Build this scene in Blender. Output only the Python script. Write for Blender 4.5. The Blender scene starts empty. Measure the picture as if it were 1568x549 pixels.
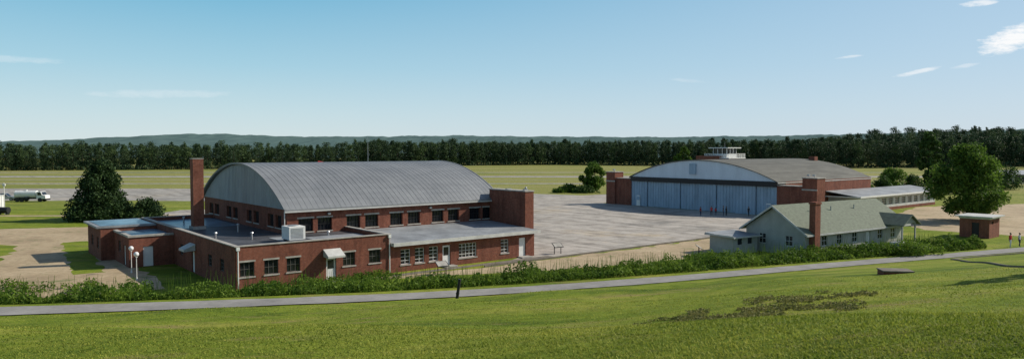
import bpy, bmesh, math, random
import numpy as np
from mathutils import Vector, Matrix, noise
random.seed(7); rng=np.random.default_rng(7)
scene=bpy.context.scene
COL=scene.collection
scene.view_settings.view_transform='Standard'
try: scene.view_settings.look='None'
except Exception: pass
scene.view_settings.exposure=0

# ------------------------------------------------------------ materials
def new_mat(name):
    m=bpy.data.materials.new(name); m.use_nodes=True
    nt=m.node_tree; b=nt.nodes['Principled BSDF']; return m,nt,b
def tex_noise(nt,vec,scale,detail=6,rough=.6):
    n=nt.nodes.new('ShaderNodeTexNoise'); n.inputs['Scale'].default_value=scale
    n.inputs['Detail'].default_value=detail; n.inputs['Roughness'].default_value=rough
    nt.links.new(vec,n.inputs['Vector']); return n
def ramp(nt,fac,stops):
    r=nt.nodes.new('ShaderNodeValToRGB'); e=r.color_ramp.elements
    while len(e)<len(stops): e.new(.5)
    for el,(p,c) in zip(e,stops):
        el.position=p; el.color=(c[0],c[1],c[2],1)
    nt.links.new(fac,r.inputs['Fac']); return r
def mixc(nt,fac,a,b,mode='MIX'):
    m=nt.nodes.new('ShaderNodeMix'); m.data_type='RGBA'; m.blend_type=mode
    for s,v in ((m.inputs['Factor'],fac),(m.inputs['A'],a),(m.inputs['B'],b)):
        if isinstance(v,(int,float)): s.default_value=v
        elif isinstance(v,tuple): s.default_value=(v[0],v[1],v[2],1)
        else: nt.links.new(v,s)
    return m.outputs['Result']
def coords(nt,kind='Object',scale=(1,1,1)):
    tc=nt.nodes.new('ShaderNodeTexCoord'); mp=nt.nodes.new('ShaderNodeMapping')
    mp.inputs['Scale'].default_value=scale
    nt.links.new(tc.outputs[kind],mp.inputs['Vector']); return mp.outputs['Vector']
def add_bump(nt,b,h,strength=.3,dist=.02):
    bp=nt.nodes.new('ShaderNodeBump'); bp.inputs['Strength'].default_value=strength
    bp.inputs['Distance'].default_value=dist
    nt.links.new(h,bp.inputs['Height']); nt.links.new(bp.outputs['Normal'],b.inputs['Normal'])
def sc(c,k): return tuple(min(1,x*k) for x in c)
def simple(name,col,rough=.75,var=.2,scale=1.2,metal=0,bump=.15,stretch=(1,1,1),spec=.3):
    m,nt,b=new_mat(name); v=coords(nt,'Object',stretch)
    n1=tex_noise(nt,v,scale,8,.65); n2=tex_noise(nt,v,scale*9,4,.6)
    r1=ramp(nt,n1.outputs['Fac'],[(.3,sc(col,1-var)),(.7,sc(col,1+var))])
    r2=ramp(nt,n2.outputs['Fac'],[(.3,(1-var*.6,)*3),(.7,(1,1,1))])
    nt.links.new(mixc(nt,1.0,r1.outputs['Color'],r2.outputs['Color'],'MULTIPLY'),b.inputs['Base Color'])
    b.inputs['Roughness'].default_value=rough; b.inputs['Metallic'].default_value=metal
    b.inputs['Specular IOR Level'].default_value=spec
    if bump: add_bump(nt,b,n2.outputs['Fac'],bump,.02)
    return m
def brick_mat(name,c1,c2,mortar):
    m,nt,b=new_mat(name)
    tc=nt.nodes.new('ShaderNodeTexCoord'); sp=nt.nodes.new('ShaderNodeSeparateXYZ')
    nt.links.new(tc.outputs['Object'],sp.inputs[0])
    ad=nt.nodes.new('ShaderNodeMath'); ad.operation='ADD'
    nt.links.new(sp.outputs['X'],ad.inputs[0]); nt.links.new(sp.outputs['Y'],ad.inputs[1])
    cb=nt.nodes.new('ShaderNodeCombineXYZ'); nt.links.new(ad.outputs[0],cb.inputs['X']); nt.links.new(sp.outputs['Z'],cb.inputs['Y'])
    br=nt.nodes.new('ShaderNodeTexBrick'); nt.links.new(cb.outputs[0],br.inputs['Vector'])
    br.inputs['Color1'].default_value=(*c1,1); br.inputs['Color2'].default_value=(*c2,1); br.inputs['Mortar'].default_value=(*mortar,1)
    br.inputs['Scale'].default_value=1; br.inputs['Brick Width'].default_value=.22; br.inputs['Row Height'].default_value=.075
    br.inputs['Mortar Size'].default_value=.009
    n=tex_noise(nt,tc.outputs['Object'],.45,8,.75); n3=tex_noise(nt,tc.outputs['Object'],4,5,.7)
    mp=nt.nodes.new('ShaderNodeMapping'); mp.inputs['Scale'].default_value=(1.8,1.8,.15); nt.links.new(tc.outputs['Object'],mp.inputs['Vector'])
    n4=tex_noise(nt,mp.outputs[0],1.0,5,.7)
    r=ramp(nt,n.outputs['Fac'],[(.28,(.5,.47,.47)),(.5,(.92,.9,.89)),(.75,(1.0,1.0,1.0))])
    r3=ramp(nt,n3.outputs['Fac'],[(.3,(.62,.6,.59)),(.7,(1,1,1))])
    r4=ramp(nt,n4.outputs['Fac'],[(.35,(.72,.72,.74)),(.6,(1,1,1))])
    c=mixc(nt,1.0,br.outputs['Color'],r.outputs['Color'],'MULTIPLY')
    c=mixc(nt,1.0,c,r3.outputs['Color'],'MULTIPLY'); c=mixc(nt,1.0,c,r4.outputs['Color'],'MULTIPLY')
    nt.links.new(c,b.inputs['Base Color']); b.inputs['Roughness'].default_value=.9
    b.inputs['Specular IOR Level'].default_value=.15
    add_bump(nt,b,br.outputs['Fac'],-.2,.01)
    return m
def leaf_mat(name,dark,light,trans=.3,patch=.25):
    m,nt,b=new_mat(name)
    g=nt.nodes.new('ShaderNodeNewGeometry'); v=coords(nt,'Object')
    n=tex_noise(nt,v,patch,4,.6)
    mt=nt.nodes.new('ShaderNodeMath'); mt.operation='MULTIPLY_ADD'; mt.inputs[1].default_value=.5
    nt.links.new(g.outputs['Random Per Island'],mt.inputs[0])
    m2=nt.nodes.new('ShaderNodeMath'); m2.operation='MULTIPLY_ADD'; m2.inputs[1].default_value=1.7; m2.inputs[2].default_value=-.6
    nt.links.new(n.outputs['Fac'],m2.inputs[0]); nt.links.new(m2.outputs[0],mt.inputs[2])
    r=ramp(nt,mt.outputs[0],[(.1,dark),(.9,light)])
    nt.links.new(r.outputs['Color'],b.inputs['Base Color']); b.inputs['Roughness'].default_value=.7
    b.inputs['Specular IOR Level'].default_value=.2
    if trans>0:
        tr=nt.nodes.new('ShaderNodeBsdfTranslucent'); nt.links.new(r.outputs['Color'],tr.inputs['Color'])
        ms=nt.nodes.new('ShaderNodeMixShader'); ms.inputs[0].default_value=trans
        nt.links.new(b.outputs[0],ms.inputs[1]); nt.links.new(tr.outputs[0],ms.inputs[2])
        nt.links.new(ms.outputs[0],nt.nodes['Material Output'].inputs['Surface'])
    return m

M={}
M['brick']=brick_mat('red_brick',(.33,.095,.055),(.24,.065,.04),(.30,.21,.16))
M['brick2']=brick_mat('red_brick_bright',(.35,.105,.06),(.26,.075,.045),(.31,.22,.17))
M['coping']=simple('concrete_coping',(.40,.38,.34),.85,.3,1.5)
M['white']=simple('white_paint',(.74,.74,.71),.55,.1,1.0,bump=.05)
M['frame']=simple('weathered_window_paint',(.13,.125,.115),.6,.3,2.0,bump=.05)
M['offwhite']=simple('offwhite_siding',(.42,.42,.38),.7,.15,.8,bump=.05)
M['fascia']=simple('fascia_paint',(.55,.55,.52),.6,.2,1.0,bump=.05)
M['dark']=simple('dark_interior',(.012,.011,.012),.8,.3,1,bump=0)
M['black']=simple('black_paint',(.02,.02,.022),.5,.2,2,bump=0)
M['roof_mem']=simple('dark_membrane_roof',(.085,.087,.095),.5,.5,.35,bump=.1)
M['roof_blue']=simple('blue_membrane_roof',(.17,.28,.36),.3,.6,.4,bump=.1)
M['roof_lt']=simple('light_membrane_roof',(.28,.295,.305),.6,.35,.4,bump=.1)
M['door']=simple('hangar_door_paint',(.30,.40,.50),.6,.2,.5,stretch=(1,1,.3),bump=.05)
M['gable2']=simple('gable_sheet_metal',(.60,.66,.74),.55,.1,.5,stretch=(1,1,.2),bump=.05)
M['gable1']=simple('gable_grey_metal',(.33,.35,.37),.55,.22,.5,stretch=(1,1,.2),bump=.05)
M['shingle2']=simple('hangar_roof_felt',(.13,.128,.11),.85,.32,.3,stretch=(.5,2,1))
M['shingle']=simple('green_grey_shingles',(.16,.185,.135),.85,.28,.8,stretch=(3,3,8))
M['metal']=simple('galvanised_metal',(.4,.41,.42),.4,.15,2,metal=.5)
M['bark']=simple('tree_bark',(.06,.045,.03),.95,.35,4,bump=.5)
M['asphalt']=simple('path_asphalt',(.27,.26,.245),.95,.25,.4,bump=.3)
M['kerb']=simple('kerb_concrete',(.19,.165,.135),.9,.35,1.5)
M['red']=simple('red_cloth',(.5,.03,.03),.7,.1,3)
M['glass'],_nt,_b=new_mat('window_glass'); _b.inputs['Base Color'].default_value=(.015,.018,.022,1); _b.inputs['Roughness'].default_value=.12
M['globe']=simple('lamp_globe',(.8,.8,.78),.3,.03,2,bump=0)

m,nt,b=new_mat('weathered_metal_roof'); v=coords(nt,'Object',(1,.10,.10)); 
n1=tex_noise(nt,v,1.5,8,.75); v2=coords(nt,'Object'); n2=tex_noise(nt,v2,.2,7,.65)
v3=coords(nt,'Object',(.12,1,1)); n6=tex_noise(nt,v3,1.1,6,.7)
r1=ramp(nt,n1.outputs['Fac'],[(.25,(.21,.22,.225)),(.75,(.305,.315,.32))])
r2=ramp(nt,n2.outputs['Fac'],[(.3,(.72,.74,.77)),(.7,(1,1,1))]); r6=ramp(nt,n6.outputs['Fac'],[(.35,(.84,.84,.85)),(.65,(1,1,1))])
c=mixc(nt,1.0,r1.outputs['Color'],r2.outputs['Color'],'MULTIPLY'); c=mixc(nt,1.0,c,r6.outputs['Color'],'MULTIPLY')
nt.links.new(c,b.inputs['Base Color'])
b.inputs['Roughness'].default_value=.6; b.inputs['Metallic'].default_value=.1; M['metal_roof']=m

def concrete(name,light,dark,tan,joint=.5):
    m,nt,b=new_mat(name); v=coords(nt,'Object')
    n1=tex_noise(nt,v,.055,10,.72); n2=tex_noise(nt,v,.35,8,.72); n3=tex_noise(nt,v,5,4,.6)
    c=mixc(nt,1.0,ramp(nt,n1.outputs['Fac'],[(.36,dark),(.47,light),(.54,light),(.64,tan)]).outputs['Color'],
       ramp(nt,n2.outputs['Fac'],[(.34,(.55,.54,.53)),(.54,(1,1,1))]).outputs['Color'],'MULTIPLY')
    c=mixc(nt,1.0,c,ramp(nt,n3.outputs['Fac'],[(.3,(.8,.79,.77)),(.7,(1,1,1))]).outputs['Color'],'MULTIPLY')
    mp=nt.nodes.new('ShaderNodeMapping'); mp.inputs['Rotation'].default_value=(0,0,math.radians(-39.1)); tc=nt.nodes.new('ShaderNodeTexCoord')
    nt.links.new(tc.outputs['Object'],mp.inputs['Vector'])
    mp2=nt.nodes.new('ShaderNodeMapping'); mp2.inputs['Scale'].default_value=(.45,.03,1); nt.links.new(mp.outputs[0],mp2.inputs['Vector'])
    n4=tex_noise(nt,mp2.outputs[0],1.0,6,.7)
    c=mixc(nt,1.0,c,ramp(nt,n4.outputs['Fac'],[(.38,(.68,.67,.66)),(.54,(1,1,1))]).outputs['Color'],'MULTIPLY')
    br=nt.nodes.new('ShaderNodeTexBrick'); nt.links.new(mp.outputs[0],br.inputs['Vector']); br.offset=0
    br.inputs['Color1'].default_value=(1,1,1,1); br.inputs['Color2'].default_value=(.88,.88,.88,1); br.inputs['Mortar'].default_value=(.6,.6,.5,1)
    br.inputs['Scale'].default_value=1; br.inputs['Brick Width'].default_value=6; br.inputs['Row Height'].default_value=6; br.inputs['Mortar Size'].default_value=.05
    c=mixc(nt,joint,c,br.outputs['Color'],'MULTIPLY')
    nt.links.new(c,b.inputs['Base Color']); b.inputs['Roughness'].default_value=.9
    add_bump(nt,b,n3.outputs['Fac'],.3,.02); return m
M['apron']=concrete('apron_concrete',(.50,.455,.40),(.31,.29,.26),(.54,.45,.33),.6)
M['taxi']=concrete('taxiway_concrete',(.42,.39,.345),(.31,.295,.265),(.45,.40,.32),.2)
def gravel():
    m,nt,b=new_mat('tan_gravel'); v=coords(nt,'Object')
    n1=tex_noise(nt,v,.13,9,.72); n2=tex_noise(nt,v,1.5,8,.75); n3=tex_noise(nt,v,10,4,.7)
    c=ramp(nt,n1.outputs['Fac'],[(.33,(.30,.225,.135)),(.45,(.46,.35,.21)),(.62,(.56,.44,.28))]).outputs['Color']
    c=mixc(nt,1.0,c,ramp(nt,n2.outputs['Fac'],[(.3,(.66,.64,.6)),(.6,(1,1,1))]).outputs['Color'],'MULTIPLY')
    c=mixc(nt,1.0,c,ramp(nt,n3.outputs['Fac'],[(.3,(.75,.74,.72)),(.65,(1,1,1))]).outputs['Color'],'MULTIPLY')
    n4=tex_noise(nt,v,.3,9,.8); g=ramp(nt,n4.outputs['Fac'],[(.55,(0,0,0)),(.63,(.85,.85,.85))]).outputs['Color']
    c=mixc(nt,g,c,(.13,.155,.04))
    nt.links.new(c,b.inputs['Base Color']); b.inputs['Roughness'].default_value=.95; add_bump(nt,b,n3.outputs['Fac'],.6,.03); return m
M['gravel']=gravel()

def ground_mat(name):
    m,nt,b=new_mat(name)
    tc=nt.nodes.new('ShaderNodeTexCoord'); O=tc.outputs['Object']
    st=nt.nodes.new('ShaderNodeMapping'); st.inputs['Scale'].default_value=(.4,1.5,1); st.inputs['Rotation'].default_value=(0,0,-.35); nt.links.new(O,st.inputs['Vector'])
    n1=tex_noise(nt,st.outputs[0],.14,8,.7); n2=tex_noise(nt,O,.9,8,.72); n3=tex_noise(nt,O,9,6,.7)
    near=ramp(nt,n1.outputs['Fac'],[(.36,(.10,.155,.014)),(.46,(.19,.25,.024)),(.54,(.25,.295,.034)),(.64,(.345,.33,.065))]).outputs['Color']
    sx=nt.nodes.new('ShaderNodeMapping'); sx.inputs['Scale'].default_value=(.004,.045,1); nt.links.new(O,sx.inputs['Vector'])
    n4=tex_noise(nt,sx.outputs[0],1.0,8,.7)
    far=ramp(nt,n4.outputs['Fac'],[(.36,(.15,.20,.04)),(.46,(.29,.295,.08)),(.55,(.36,.325,.12)),(.65,(.25,.27,.07))]).outputs['Color']
    sp=nt.nodes.new('ShaderNodeSeparateXYZ'); nt.links.new(O,sp.inputs[0])
    mr=nt.nodes.new('ShaderNodeMapRange'); mr.inputs['From Min'].default_value=135; mr.inputs['From Max'].default_value=225
    nt.links.new(sp.outputs['Y'],mr.inputs['Value'])
    c=mixc(nt,mr.outputs[0],near,far)
    c=mixc(nt,1.0,c,ramp(nt,n2.outputs['Fac'],[(.28,(.5,.58,.5)),(.55,(1,1,1)),(.78,(1.0,.93,.8))]).outputs['Color'],'MULTIPLY')
    c=mixc(nt,1.0,c,ramp(nt,n3.outputs['Fac'],[(.3,(.6,.64,.58)),(.65,(1,1,1))]).outputs['Color'],'MULTIPLY')
    n5=tex_noise(nt,st.outputs[0],.4,9,.8)
    fb=ramp(nt,n5.outputs['Fac'],[(.54,(0,0,0)),(.66,(.7,.7,.7))]).outputs['Color']
    c=mixc(nt,fb,c,(.27,.20,.09))
    nt.links.new(c,b.inputs['Base Color']); b.inputs['Roughness'].default_value=.95; b.inputs['Specular IOR Level'].default_value=.1
    add_bump(nt,b,n3.outputs['Fac'],.8,.08); return m
M['ground']=ground_mat('grass_ground')

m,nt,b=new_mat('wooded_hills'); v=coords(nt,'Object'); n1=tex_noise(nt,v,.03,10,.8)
r=ramp(nt,n1.outputs['Fac'],[(.3,(.075,.125,.125)),(.7,(.12,.18,.165))]); nt.links.new(r.outputs['Color'],b.inputs['Base Color'])  # distance haze painted into the base colour: greens lightened and shifted to blue
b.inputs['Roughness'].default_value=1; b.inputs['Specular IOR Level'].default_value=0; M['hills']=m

M['leaf_cedar']=leaf_mat('cedar_foliage',(.01,.03,.010),(.05,.09,.022),.15,.5)
M['leaf_bright']=leaf_mat('broadleaf_foliage',(.035,.085,.012),(.15,.24,.035),.4,.5)
M['leaf_mid']=leaf_mat('mid_foliage',(.025,.06,.014),(.09,.15,.035),.3,.5)
M['leaf_pine']=leaf_mat('forest_foliage',(.02,.045,.02),(.065,.105,.04),.15,3)
M['leaf_pine2']=leaf_mat('forest_foliage_lighter',(.03,.062,.022),(.105,.155,.05),.2,3)
M['weed']=leaf_mat('weed_foliage',(.03,.085,.010),(.19,.28,.035),.4,.35)
M['blade']=leaf_mat('grass_blades',(.12,.18,.015),(.42,.42,.075),.4,.16)
M['clover']=leaf_mat('clover_foliage',(.11,.13,.035),(.25,.23,.08),.3,.9)

# ------------------------------------------------------------ mesh helpers
def link(o,parent=None):
    COL.objects.link(o)
    if parent is not None: o.parent=parent
    return o
def empty(name,loc=(0,0,0),rot=0):
    e=bpy.data.objects.new(name,None); e.location=loc; e.rotation_euler=(0,0,rot); e.empty_display_size=.5
    COL.objects.link(e); return e
class MB:
    def __init__(s): s.v=[]; s.f=[]
    def box(s,x0,x1,y0,y1,z0,z1):
        i=len(s.v)
        s.v+=[(x0,y0,z0),(x1,y0,z0),(x1,y1,z0),(x0,y1,z0),(x0,y0,z1),(x1,y0,z1),(x1,y1,z1),(x0,y1,z1)]
        s.f+=[(i,i+3,i+2,i+1),(i+4,i+5,i+6,i+7),(i,i+1,i+5,i+4),(i+1,i+2,i+6,i+5),(i+2,i+3,i+7,i+6),(i+3,i,i+4,i+7)]; return s
    def poly(s,pts):
        i=len(s.v); s.v+=[tuple(p) for p in pts]; s.f.append(tuple(range(i,i+len(pts)))); return s
    def prism(s,pts,off):
        n=len(pts); i=len(s.v); off=Vector(off)
        s.v+=[tuple(p) for p in pts]+[tuple(Vector(p)+off) for p in pts]
        s.f.append(tuple(range(i,i+n))); s.f.append(tuple(range(i+2*n-1,i+n-1,-1)))
        for k in range(n): 
            k2=(k+1)%n; s.f.append((i+k,i+n+k,i+n+k2,i+k2))
        return s
    def cone(s,p0,p1,r0,r1,n=8):
        p0=Vector(p0); p1=Vector(p1); d=(p1-p0).normalized()
        a=d.orthogonal().normalized(); b=d.cross(a); i=len(s.v)
        for p,r in((p0,r0),(p1,r1)):
            for k in range(n):
                t=2*math.pi*k/n; s.v.append(tuple(p+a*r*math.cos(t)+b*r*math.sin(t)))
        for k in range(n):
            k2=(k+1)%n; s.f.append((i+k,i+k2,i+n+k2,i+n+k))
        s.f.append(tuple(range(i+n-1,i-1,-1))); s.f.append(tuple(range(i+n,i+2*n))); return s
    def sphere(s,c,r,n=12,m=8,sz=1):
        i=len(s.v)
        for a in range(m+1):
            ph=math.pi*a/m
            for k in range(n):
                t=2*math.pi*k/n
                s.v.append((c[0]+r*math.sin(ph)*math.cos(t),c[1]+r*math.sin(ph)*math.sin(t),c[2]+r*sz*math.cos(ph)))
        for a in range(m):
            for k in range(n):
                k2=(k+1)%n; s.f.append((i+a*n+k,i+(a+1)*n+k,i+(a+1)*n+k2,i+a*n+k2))
        return s
    def build(s,name,mat,parent=None,bevel=0,smooth=False):
        me=bpy.data.meshes.new(name); me.from_pydata(s.v,[],s.f); me.validate(); me.update()
        bm=bmesh.new(); bm.from_mesh(me)
        bmesh.ops.recalc_face_normals(bm,faces=bm.faces); bm.to_mesh(me); bm.free()
        me.materials.append(mat); o=bpy.data.objects.new(name,me); link(o,parent)
        if smooth:
            for p in me.polygons: p.use_smooth=True
        if bevel:
            md=o.modifiers.new('bevel','BEVEL'); md.width=bevel; md.segments=2; md.limit_method='ANGLE'
        return o
def wall_u(mb,u0,u1,v0,v1,z0,z1,ops):
    xs=sorted(set([u0,u1]+[o[0] for o in ops]+[o[1] for o in ops])); zs=sorted(set([z0,z1]+[o[2] for o in ops]+[o[3] for o in ops]))
    for a,b in zip(xs,xs[1:]):
        for c,d in zip(zs,zs[1:]):
            if any(o[0]<=a+1e-6 and b<=o[1]+1e-6 and o[2]<=c+1e-6 and d<=o[3]+1e-6 for o in ops): continue
            mb.box(a,b,v0,v1,c,d)
def wall_v(mb,u0,u1,v0,v1,z0,z1,ops):
    ys=sorted(set([v0,v1]+[o[0] for o in ops]+[o[1] for o in ops])); zs=sorted(set([z0,z1]+[o[2] for o in ops]+[o[3] for o in ops]))
    for a,b in zip(ys,ys[1:]):
        for c,d in zip(zs,zs[1:]):
            if any(o[0]<=a+1e-6 and b<=o[1]+1e-6 and o[2]<=c+1e-6 and d<=o[3]+1e-6 for o in ops): continue
            mb.box(u0,u1,a,b,c,d)
def win_u(fr,gl,x0,x1,za,zb,vf,nx=2,nz=2,t=.05,inset=.1):
    y0=vf+inset
    gl.box(x0,x1,y0+.05,y0+.07,za,zb)
    fr.box(x0,x0+t,y0,y0+.045,za,zb); fr.box(x1-t,x1,y0,y0+.045,za,zb)
    fr.box(x0+t,x1-t,y0,y0+.045,za,za+t); fr.box(x0+t,x1-t,y0,y0+.045,zb-t,zb)
    for i in range(1,nx):
        x=x0+(x1-x0)*i/nx; fr.box(x-t*.35,x+t*.35,y0+.004,y0+.04,za+t,zb-t)
    for i in range(1,nz):
        z=za+(zb-za)*i/nz; fr.box(x0+t,x1-t,y0+.008,y0+.036,z-t*.35,z+t*.35)
def win_v(fr,gl,y0,y1,za,zb,uf,nx=2,nz=2,t=.05,inset=.1):
    x0=uf+inset
    gl.box(x0+.05,x0+.07,y0,y1,za,zb)
    fr.box(x0,x0+.045,y0,y0+t,za,zb); fr.box(x0,x0+.045,y1-t,y1,za,zb)
    fr.box(x0,x0+.045,y0+t,y1-t,za,za+t); fr.box(x0,x0+.045,y0+t,y1-t,zb-t,zb)
    for i in range(1,nx):
        y=y0+(y1-y0)*i/nx; fr.box(x0+.004,x0+.04,y-t*.35,y+t*.35,za+t,zb-t)
    for i in range(1,nz):
        z=za+(zb-za)*i/nz; fr.box(x0+.008,x0+.036,y0+t,y1-t,z-t*.35,z+t*.35)
def quads(name,V,mat,parent=None):
    n=len(V); me=bpy.data.meshes.new(name)
    me.vertices.add(n*4); me.vertices.foreach_set('co',np.ascontiguousarray(V,dtype=np.float32).ravel())
    me.loops.add(n*4); me.loops.foreach_set('vertex_index',np.arange(n*4,dtype=np.int32))
    me.polygons.add(n); me.polygons.foreach_set('loop_start',np.arange(0,n*4,4,dtype=np.int32))
    me.update(calc_edges=True); me.materials.append(mat)
    o=bpy.data.objects.new(name,me); link(o,parent); return o
def leafV(C,S,asp=.55):
    n=len(C); a=rng.normal(size=(n,3)); a/=np.linalg.norm(a,axis=1)[:,None]
    b=rng.normal(size=(n,3)); b-=a*np.sum(a*b,axis=1)[:,None]; b/=np.linalg.norm(b,axis=1)[:,None]
    S=np.broadcast_to(S,(n,))[:,None]
    return np.stack([C-a*S,C+b*S*asp,C+a*S,C-b*S*asp],axis=1)
def clump_cloud(clumps,per,flat=1.0):
    out=[]
    for c,r in clumps:
        n=max(8,int(per*r*r)); d=rng.normal(size=(n,3)); d/=np.linalg.norm(d,axis=1)[:,None]
        rad=r*rng.uniform(.15,1.12,n)[:,None]**.6
        p=d*rad; p[:,2]*=flat; out.append(np.array(c)+p)
    return np.concatenate(out)

# ------------------------------------------------------------ terrain
PX=[-400,-90,-60,-30,-16.4,-4.1,12.2,35.2,61.5,100,400]
PY=[30,31,35,42,47,53.5,62,75,86.3,103,200]
PZ=[3.4,3.3,3.1,2.5,1.96,1.2,.67,.1,0,0,0]
def path_y(X):
    X=np.asarray(X,float); return sum(np.interp(X+k,PX,PY) for k in (-6,-3,0,3,6))/5
def path_z(X):
    X=np.asarray(X,float); return sum(np.interp(X+k,PX,PZ) for k in (-6,-3,0,3,6))/5
def sst(t): t=np.clip(t,0,1); return t*t*(3-2*t)
def terr(X,Y):
    X=np.asarray(X,float); Y=np.asarray(Y,float)
    yp=path_y(X); zp=path_z(X); d=yp-Y
    s=np.maximum(d-1.5,0)
    und=.24*np.sin(Y*.42+X*.11+.8*np.sin(X*.09))+.12*np.sin(X*.37-Y*.15+1.3)
    und=und*(1-.85*sst((X-14)/14))
    z=zp+.169*s+und*np.clip(s/7,0,1)*np.clip(Y/10,0,1)
    z=np.minimum(z,10.35)
    t=sst((-d-1.5)/9); z=np.where(d<-1.5,zp*(1-t),z)
    z=z+5*sst((X-190)/250)*sst((Y-320)/200)
    return z
def tz(x,y): return float(terr(x,y))
def rng_axis(parts):
    return np.unique(np.round(np.concatenate(parts),3))
xs=rng_axis([-np.geomspace(5000,200,14),np.arange(-200,-85,6.),np.arange(-85,112,.9),np.arange(112,600,14.),np.geomspace(600,5000,12)])
ys=rng_axis([np.arange(-80,-5,6.),np.arange(-5,106,.9),np.arange(106,760,14.),np.geomspace(760,7000,12)])
XX,YY=np.meshgrid(xs,ys); ZZ=terr(XX,YY)
V=np.stack([XX,YY,ZZ],-1).reshape(-1,3); nx=len(xs); ny=len(ys)
I=np.arange(nx*ny).reshape(ny,nx); F=np.stack([I[:-1,:-1],I[:-1,1:],I[1:,1:],I[1:,:-1]],-1).reshape(-1,4)
me=bpy.data.meshes.new('ground'); me.vertices.add(len(V)); me.vertices.foreach_set('co',V.astype(np.float32).ravel())
me.loops.add(len(F)*4); me.loops.foreach_set('vertex_index',F.astype(np.int32).ravel())
me.polygons.add(len(F)); me.polygons.foreach_set('loop_start',np.arange(0,len(F)*4,4,dtype=np.int32))
me.update(calc_edges=True); me.polygons.foreach_set('use_smooth',np.ones(len(F),bool)); me.materials.append(M['ground'])
link(bpy.data.objects.new('ground',me))

def ribbon(name,pts,w,mat,lift=.03,step=1.0,parent=None,zfun=tz,h=None):
    P=[Vector((p[0],p[1],0)) for p in pts]; Q=[]
    for a,b in zip(P,P[1:]):
        n=max(1,int((b-a).length/step))
        for i in range(n): Q.append(a.lerp(b,i/n))
    Q.append(P[-1]); mb=MB(); L=[];R=[]
    for i,q in enumerate(Q):
        t=(Q[min(i+1,len(Q)-1)]-Q[max(i-1,0)]).normalized(); nrm=Vector((-t.y,t.x,0))
        j=(noise.noise(q*.9)*.16) if h is None else 0
        l=q+nrm*(w/2+j); r=q-nrm*(w/2+j*.7)
        zc=zfun(q.x,q.y)+lift+(h or 0)
        L.append((l.x,l.y,zc)); R.append((r.x,r.y,zc))
    for i in range(len(Q)-1):
        mb.poly([R[i],R[i+1],L[i+1],L[i]])
        if h:
            for S in (L,R): mb.poly([S[i],S[i+1],(S[i+1][0],S[i+1][1],S[i+1][2]-h-.3),(S[i][0],S[i][1],S[i][2]-h-.3)])
    return mb.build(name,mat,parent)
pp=[(x,float(path_y(x))) for x in np.arange(-85,111,1.5)]
ribbon('footpath',pp,2.4,M['asphalt'],lift=.05)

def sheet(name,pts,mat,z=.006,jit=.35,step=1.5):
    P=[]; n=len(pts)
    for i in range(n):
        a=Vector((*pts[i],0)); b=Vector((*pts[(i+1)%n],0)); k=max(1,int((b-a).length/step))
        for j in range(k):
            q=a.lerp(b,j/k)
            q+=Vector((noise.noise(q*.6+Vector((3,1,5))),noise.noise(q*.6+Vector((9,7,2))),0))*jit*2
            P.append((q.x,q.y,z))
    bm=bmesh.new(); vs=[bm.verts.new(p) for p in P]; bm.faces.new(vs)
    bmesh.ops.triangulate(bm,faces=bm.faces); bmesh.ops.recalc_face_normals(bm,faces=bm.faces)
    me=bpy.data.meshes.new(name); bm.to_mesh(me); bm.free()
    if me.polygons and me.polygons[0].normal.z<0: me.flip_normals()
    me.materials.append(mat); return link(bpy.data.objects.new(name,me))
ANG=math.radians(39.1); UX,UY=math.cos(ANG),math.sin(ANG); O0=(2.3,81.5)
def W(u,v): return (O0[0]+u*UX-v*UY, O0[1]+u*UY+v*UX)
sheet('concrete_apron',[W(-8,-2.9),W(62,-2.9),W(66,9),W(66,52),W(90,55),W(98,74),W(60,76),W(20,80),W(-14,92),W(-30,76),W(2.2,40),W(2.2,2)],M['apron'],.008,.25)
sheet('taxiway_pavement',[(-175,172),(-90,171),(-52,168),(-20,150),(20,170),(20,190),(-20,215),(-110,226),(-180,226)],M['taxi'],.004,.5,4)
sheet('gravel_road',[W(-10,-3.2),W(62,-3.3),(60,112),(35,100),(25.3,88),(20,80),(10.5,74.2),(2,71),(-5,69),(-14,66.2),(-13,67.5)],M['gravel'],.0045,.5)
sheet('gravel_yard',[(-84,99),(-84,108),(-64,113),(-60,108),(-52,94),(-44,80),(-34,68),(-30,62),(-38,58),(-46,60),(-54,74),(-62,90)],M['gravel'],.0045,.6)
sheet('grass_island',[(-58.5,93),(-56,95),(-46.5,80),(-40.5,70.5),(-42.5,69)],M['ground'],.012,.45,.8)
sheet('gravel_road',[(62,108),(66,127),(86,152),(150,172),(150,160),(100,137),(92,126),(84,112),(95,108),(93,102),(72,100)],M['gravel'],.0045,.6)
for nm,y0,y1,zz in (('runway_pavement',318,336,.012),('taxiway_pavement',256,262,.014),('taxiway_pavement',385,392,.016),('taxiway_pavement',288,290,.018)):
    sheet(nm,[(-900,y0),(900,y0),(900,y1),(-900,y1)],M['taxi'],zz,.8,12)
sheet('access_track',[(-150,128),(-62,131),(-62,133.5),(-150,131)],M['gravel'],.010,.5,3)
sheet('concrete_walk',[W(-19,-1.0),W(1.5,-1.0),W(1.5,-2.0),W(-19,-2.0)],M['kerb'],.016,.04)
kb=MB(); 
for i in range(0,19):
    u=-9+i*3.0
    a=W(u,-3.0); b2=W(u+2.97,-3.0); n=(-UY*.15,UX*.15)
    kb.prism([(a[0],a[1],0),(b2[0],b2[1],0),(b2[0]+n[0],b2[1]+n[1],0),(a[0]+n[0],a[1]+n[1],0)],(0,0,.18))
kb.build('apron_kerb',M['kerb'])
kk=[(58,79),(52,77.5),(47.5,75.5),(44.6,72.5),(42.4,68),(39.2,61),(36,54),(32.7,47),(29.8,40)]
ribbon('lawn_kerb',kk,.2,M['kerb'],lift=0,h=.10,step=.8)

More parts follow.
